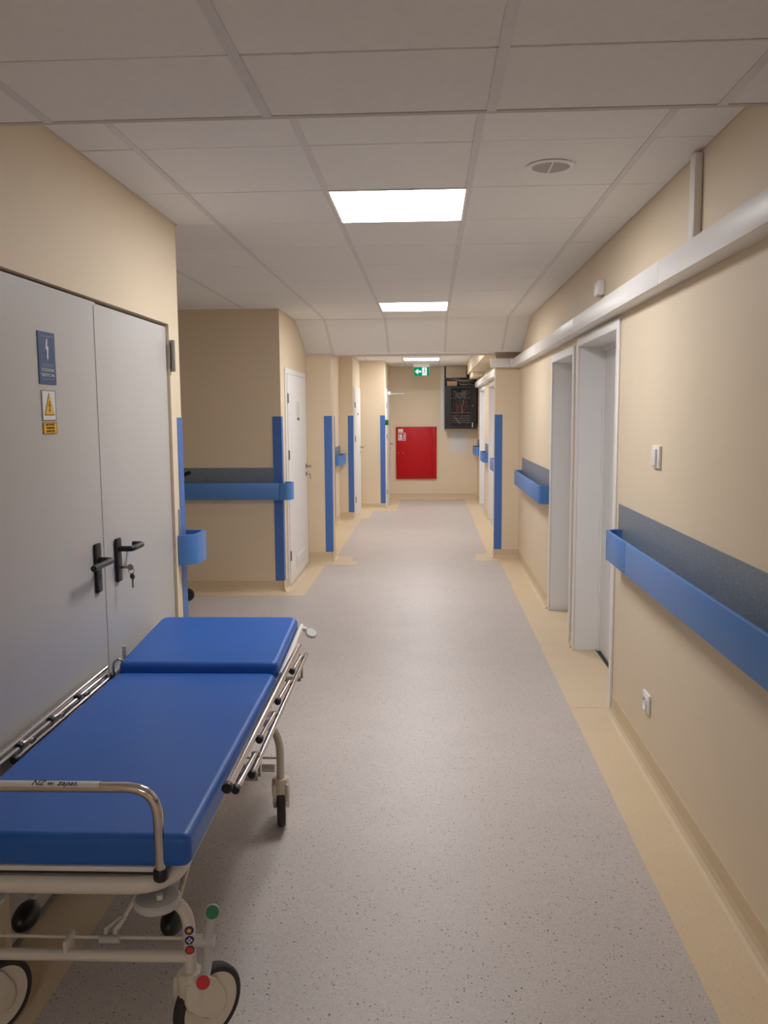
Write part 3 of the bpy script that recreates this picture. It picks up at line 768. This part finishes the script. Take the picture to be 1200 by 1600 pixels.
# --- mattress in two sections
def cushion(name, x0, x1, y0, y1, z0, z1, parent, bev=0.021):
    bm = bmesh.new()
    box(bm, x0, x1, y0, y1, z0, z1)
    corner = [e for e in bm.edges if abs(e.verts[0].co.z - e.verts[1].co.z) > 0.01]
    far = [e for e in corner if e.verts[0].co.y > (y0 + y1) / 2]
    near = [e for e in corner if e.verts[0].co.y < (y0 + y1) / 2]
    bmesh.ops.bevel(bm, geom=far, offset=0.035, segments=2, profile=0.5, affect='EDGES')
    bmesh.ops.bevel(bm, geom=near, offset=0.024, segments=3, profile=0.5, affect='EDGES')
    rim = [e for e in bm.edges if e.calc_face_angle(0) > 1.2 and abs(e.verts[0].co.z - e.verts[1].co.z) < 0.001]
    bmesh.ops.bevel(bm, geom=rim, offset=bev, segments=4, profile=0.5, affect='EDGES')
    o = obj(name, bm, 'mattress', parent, True)
    w = o.modifiers.new('weighted_normals', 'WEIGHTED_NORMAL'); w.keep_sharp = False
    return o
MX = 0.312
mt = cushion('mattress', -MX, MX, -0.965, 0.318, 0.538, 0.62, g)
hd = cushion('head_cushion', -MX, MX, 0.0, 0.60, 0.0, 0.075, g)
hd.location = (0, 0.334, 0.578); hd.rotation_euler = (math.radians(4.0), 0, 0)
# --- boards
bd = bx('bed_board', 'paper', -0.238, 0.238, -0.955, 0.318, 0.524, 0.537, g, 0.002)
bx('board_edging', 'rubber', -0.240, 0.240, -0.957, 0.318, 0.519, 0.5235, bd)
hb_ = bx('head_board', 'paper', -0.298, 0.298, 0.0, 0.60, -0.014, -0.001, g, 0.002)
hb_.location = hd.location; hb_.rotation_euler = hd.rotation_euler
# --- upper frame loop
def rrect(x, y0, y1, z, r, n=8):
    out = []
    for cx, cy, a0 in ((x - r, y1 - r, 0), (-x + r, y1 - r, 90), (-x + r, y0 + r, 180), (x - r, y0 + r, 270)):
        for k in range(n + 1):
            a = math.radians(a0 + 90 * k / n)
            out.append((cx + r * math.cos(a), cy + r * math.sin(a), z))
    return out
bm = bmesh.new(); tube(bm, rrect(0.258, -0.957, 0.94, 0.493, 0.09), 0.0215, 14, True); fr = obj('upper_frame', bm, 'white_tube', g, True)
for y in (-0.45, 0.1, 0.6):
    tb('cross_member', 'white_tube', [(-0.25, y, 0.492), (0.25, y, 0.492)], 0.014, fr, 10)
for s in (-1, 1):
    tb('head_support', 'white_tube', [(s * 0.325, 0.33, 0.605), (s * 0.325, 0.93, 0.648)], 0.012, g, 10)
# --- push handle at the foot end
ph = tb('push_handle', 'chrome', [(-0.238, -0.957, 0.512), (-0.238, -0.962, 0.738), (0.238, -0.962, 0.738), (0.238, -0.957, 0.512)], 0.0125, g, 14, 0.075, 8)
for s in (-1, 1):
    bm = bmesh.new(); tube(bm, [(s * 0.238, -0.957, 0.506), (s * 0.238, -0.957, 0.512), (s * 0.238, -0.957, 0.530), (s * 0.238, -0.957, 0.536)], [0.014, 0.0185, 0.0185, 0.015], 8); obj('handle_collar', bm, 'black', ph, True)
bm = bmesh.new()
n = 10
for i in range(n):
    a0, a1 = math.radians(20 + 140 * i / n), math.radians(20 + 140 * (i + 1) / n)
    q = [(-0.20, -0.962 - 0.0134 * math.cos(a0), 0.738 + 0.0134 * math.sin(a0)), (0.105, -0.962 - 0.0134 * math.cos(a0), 0.738 + 0.0134 * math.sin(a0)),
         (0.105, -0.962 - 0.0134 * math.cos(a1), 0.738 + 0.0134 * math.sin(a1)), (-0.20, -0.962 - 0.0134 * math.cos(a1), 0.738 + 0.0134 * math.sin(a1))]
    bm.faces.new([bm.verts.new(v) for v in q])
bmesh.ops.remove_doubles(bm, verts=bm.verts, dist=1e-5)
tp = obj('label_tape', bm, 'paper', ph, True)
a = math.radians(62)
text('handwriting', 'NZ w. zapas.', 0.021, 'ink', tp, basis((1, 0, 0), (0, math.sin(a), math.cos(a)), (0, -math.cos(a), math.sin(a)), (0.0, -0.962 - 0.0136 * math.cos(a), 0.738 + 0.0136 * math.sin(a))), 0.3)
# --- corner bumper discs, legs, casters
def leg(sx, sy, caster_rot, lxa, ly):
    cx, cy = sx * 0.216, (-0.922 if sy < 0 else 0.38)
    bm = bmesh.new(); disc(bm, (cx, cy, 0.433), (0, 0, 1), 0.056, 0.022, 32, 0.005); dsc = obj('bumper_disc', bm, 'grey_plastic', g, True)
    tb('bolt', 'white_tube', [(cx + sx * 0.012, cy - 0.02, 0.450), (cx + sx * 0.012, cy - 0.02, 0.462)], 0.008, dsc, 10)
    lx = sx * lxa
    A_, B_, C_ = Vector((cx - sx * 0.02, cy + 0.01, 0.418)), Vector((lx, ly, 0.425)), Vector((lx, ly, 0.315))
    lg = tb('leg', 'white_tube', [A_ * (1 - t) ** 2 + B_ * 2 * t * (1 - t) + C_ * t * t for t in [k / 10 for k in range(11)]] + [(lx, ly, 0.20)], 0.0155, g, 14)
    c = bpy.data.objects.new('caster', None); COL.objects.link(c); c.parent = g
    c.location = (lx, ly, 0); c.rotation_euler = (0, 0, caster_rot)
    bm = bmesh.new()
    tube(bm, [(0, 0, 0.125), (0, 0, 0.14), (0, 0, 0.205), (0, 0, 0.214)], [0.024, 0.034, 0.034, 0.029], 20)
    obj('stem_housing', bm, 'hub', c, True)
    bm = bmesh.new()
    for s in (-1, 1):
        prism(bm, [(-0.033, 0.196), (0.02, 0.202), (0.055, 0.176), (0.082, 0.13), (0.086, 0.10), (0.074, 0.075), (0.05, 0.066), (0.028, 0.078), (0.0, 0.108), (-0.028, 0.128), (-0.036, 0.15)], 'y', s * 0.0185, s * 0.031)
    bmesh.ops.bevel(bm, geom=list(bm.edges), offset=0.004, segments=2, profile=0.5, affect='EDGES')
    box(bm, -0.028, 0.03, -0.020, 0.020, 0.202, 0.211)
    obj('fork', bm, 'hub', c, True)
    W = basis((1, 0, 0), (0, 0, -1), (0, 1, 0), (0.048, 0, 0.1))
    bm = bmesh.new(); lathe(bm, [(0.082, -0.016), (0.094, -0.0155), (0.0995, -0.009), (0.1, 0), (0.0995, 0.009), (0.094, 0.0155), (0.082, 0.016)], 40, W, True); obj('tyre', bm, 'rubber', c, True)
    bm = bmesh.new(); lathe(bm, [(0.001, -0.0165), (0.03, -0.0165), (0.078, -0.012), (0.083, -0.0145), (0.083, 0.0145), (0.078, 0.012), (0.03, 0.0165), (0.001, 0.0165)], 40, W); obj('wheel_disc', bm, 'hub', c, True)
    return lg, lx, ly
lg, lx, ly = leg(1, -1, math.radians(50), 0.275, -0.865)
leg(-1, -1, math.radians(60), 0.275, -0.865)
leg(1, 1, math.radians(98), 0.322, 0.285)
leg(-1, 1, math.radians(80), 0.290, 0.285)
# sticker with three round badges on the near right leg
for k, (z, m1, m2) in enumerate(((0.330, 'purple', 'yellow'), (0.304, 'purple', 'sign_white'), (0.278, 'purple', 'orange'))):
    q = Vector((0.25, -0.97, 0)).normalized()
    c = Vector((lx, ly, z)) + q * 0.0158
    bm = bmesh.new(); disc(bm, c, q, 0.0115, 0.0016, 18); st = obj('sticker', bm, m1, lg)
    rgt = Vector((-q.y, q.x, 0)); 
    bm = bmesh.new()
    if k == 0:
        pts = []
        for i in range(10):
            rad = 0.0075 if i % 2 == 0 else 0.0042
            an = math.pi / 2 + i * math.pi / 5
            pts.append(c + q * 0.0012 + rgt * rad * math.cos(an) + Vector((0, 0, 1)) * rad * math.sin(an))
        bm.faces.new([bm.verts.new(p) for p in pts])
    elif k == 1:
        for dx, dz in ((1, 0), (-1, 0), (0, 1), (0, -1)):
            disc(bm, c + q * 0.001 + rgt * dx * 0.0045 + Vector((0, 0, dz * 0.0045)), q, 0.0026, 0.001, 10)
    else:
        disc(bm, c + q * 0.001, q, 0.0088, 0.001, 16)
    obj('sticker_print', bm, m2, st)
# brake lever with a green and a red button
bl = tb('brake_lever', 'grey_plastic', [(lx + 0.060, ly - 0.005, 0.377), (lx + 0.046, ly, 0.285), (lx + 0.044, ly - 0.004, 0.235), (lx + 0.043, ly - 0.035, 0.213)], 0.0125, g, 10, 0.02)
tb('pivot', 'grey_plastic', [(lx + 0.012, ly, 0.293), (lx + 0.062, ly, 0.293)], 0.0155, bl, 14)
dn = Vector((0.25, -0.9, 0.35)).normalized()
for p, m_, nm in (((lx + 0.063, ly - 0.014, 0.380), 'green', 'green_button'), ((lx + 0.043, ly - 0.046, 0.216), 'red_button', 'red_button')):
    b_ = dc('button_rim', 'grey_plastic', p, dn, 0.0185, 0.012, bl, 20, 0.002)
    dc(nm, m_, Vector(p) + dn * 0.0068, dn, 0.0165, 0.003, b_, 20)
# lower cross bars and rods
for y, w in ((-0.865, 0.275), (0.285, 0.30)):
    cbm = tb('lower_cross_bar', 'white_tube', [(-w, y, 0.250), (w, y, 0.250)], 0.0145, g, 14)
    tb('brake_rod', 'white_tube', [(-w, y + 0.035, 0.276), (w, y + 0.035, 0.276)], 0.0045, cbm, 8)
    bx('rod_clip', 'white_tube', -0.045, -0.034, y - 0.012, y + 0.046, 0.240, 0.292, cbm, 0.004)
lk = tb('link_arm', 'white_tube', [(0.065, -0.795, 0.276), (0.16, -0.52, 0.44)], 0.0065, g, 8)
for dx in (-0.012, 0.012):
    tb('link_fork', 'white_tube', [(0.058 + dx, -0.83, 0.268), (0.056 + dx, -0.815, 0.288), (0.072 + dx * 0.4, -0.77, 0.292)], 0.006, lk, 8)
dc('link_pin', 'grey_plastic', (0.06, -0.833, 0.272), (1, 0, 0), 0.011, 0.05, lk, 12)
# foot pedals under the sides
for x, y, z in ((-0.255, -0.63, 0.205), (0.163, -0.63, 0.20)):
    bm = bmesh.new(); bmesh.ops.create_uvsphere(bm, u_segments=20, v_segments=12, radius=1.0, matrix=Matrix.Translation((x, y, z)) @ Matrix.Diagonal((0.033, 0.06, 0.036, 1)))
    pd = obj('foot_pedal', bm, 'black', g, True)
    tb('pedal_arm', 'white_tube', [(x, y + 0.03, z + 0.02), (x, y + 0.25, 0.30), (x, y + 0.30, 0.48)], 0.008, pd, 8, 0.05)
# --- chrome folding side rails
def side_rail(s, xt, dxl, y0, y1, z, drop, r=0.0125):
    """top rail, lower rail and four posts folded flat between them"""
    top = tb('side_rail', 'chrome', [(s * xt, y0, z), (s * xt, y1, z)], r, g, 14)
    dc('end_cap', 'black', (s * xt, y0 - 0.008, z), (0, 1, 0), r + 0.002, 0.024, top, 14, 0.003)
    xl, zl = xt + dxl, z - drop
    low = tb('lower_rail', 'chrome', [(s * xl, y0 + 0.20, zl), (s * xl, y1 + 0.05, zl)], 0.0095, top, 12)
    dc('end_cap', 'black', (s * xl, y0 + 0.193, zl), (0, 1, 0), 0.0115, 0.02, low, 12, 0.003)
    for k in range(4):
        yk = y0 + 0.035 + (y1 - y0 - 0.33) * k / 3
        xm = xt + dxl * 0.62
        post = tb('rail_post', 'chrome', [(s * xm, yk, z - drop * 0.34), (s * xm, yk + 0.02, z - drop * 0.40), (s * xm, yk + 0.26, zl + 0.018), (s * xm, yk + 0.28, zl + 0.008)], 0.0082, top, 10, 0.015)
        dc('pivot_knob', 'black', (s * xm, yk - 0.012, z - drop * 0.36), (0, 1, 0), 0.0115, 0.024, post, 12, 0.003)
        dc('pivot_bolt', 'steel', (s * xm, yk + 0.278, zl + 0.008), (1, 0, 0), 0.012, 0.026, post, 12)
    for yk in (y0 + 0.3, y1 - 0.12):
        a_, b_ = s * (max(xl, xt) - 0.004), s * 0.27
        bx('rail_bracket', 'steel', min(a_, b_), max(a_, b_), yk, yk + 0.03, 0.500, 0.512, low)
        bx('rail_stay', 'steel', s * xl - 0.004, s * xl + 0.004, yk + 0.005, yk + 0.025, 0.512, zl, low)
side_rail(1, 0.343, 0.026, -0.69, 0.70, 0.620, 0.052)
side_rail(-1, 0.347, -0.018, -0.69, 0.30, 0.640, 0.034, 0.0095)
# white paddle lever at the head end
pl_ = tb('release_lever', 'white_tube', [(0.325, 0.90, 0.645), (0.352, 0.90, 0.640)], 0.010, g, 10)
bm = bmesh.new(); disc(bm, (0.372, 0.90, 0.622), (0.4, -0.5, 0.8), 0.028, 0.016, 20, 0.005); obj('lever_paddle', bm, 'grey_plastic', pl_, True)
# hook and latch at the left of the head cushion
tb('drip_hook', 'steel', [(-0.318, 0.30, 0.58), (-0.318, 0.30, 0.66), (-0.300, 0.31, 0.675), (-0.285, 0.32, 0.66)], 0.004, g, 8, 0.012)
tb('latch_post', 'grey_plastic', [(-0.322, 0.44, 0.60), (-0.322, 0.44, 0.69)], 0.009, g, 10)

# ------------------------------------------------------------------ a cart parked in the alcove behind the corner
k_ = thing('utility_cart', 'metal cart with black grips and wheels parked in the alcove', 'cart', (-2.37, 6.98, 0))
for sx in (-1, 1):
    for sy in (-1, 1):
        tb('post', 'steel', [(sx * 0.25, sy * 0.2, 0.10), (sx * 0.25, sy * 0.2, 0.80 if sx < 0 else 1.02)], 0.011, k_, 10)
        dc('wheel', 'rubber', (sx * 0.25 + 0.015, sy * 0.2, 0.058), (0, 1, 0), 0.056, 0.026, k_, 24, 0.006)
for z in (0.25, 0.76):
    bx('shelf', 'steel', -0.245, 0.235, -0.2, 0.2, z, z + 0.02, k_, 0.004)
tb('push_bar', 'steel', [(0.25, -0.2, 1.02), (0.262, -0.2, 1.12), (0.262, 0.2, 1.12), (0.25, 0.2, 1.02)], 0.011, k_, 10, 0.04)
for sy in (-1, 1):
    tb('grip', 'black', [(0.262, sy * 0.2, 1.10), (0.325, sy * 0.2, 1.125)], 0.018, k_, 12)
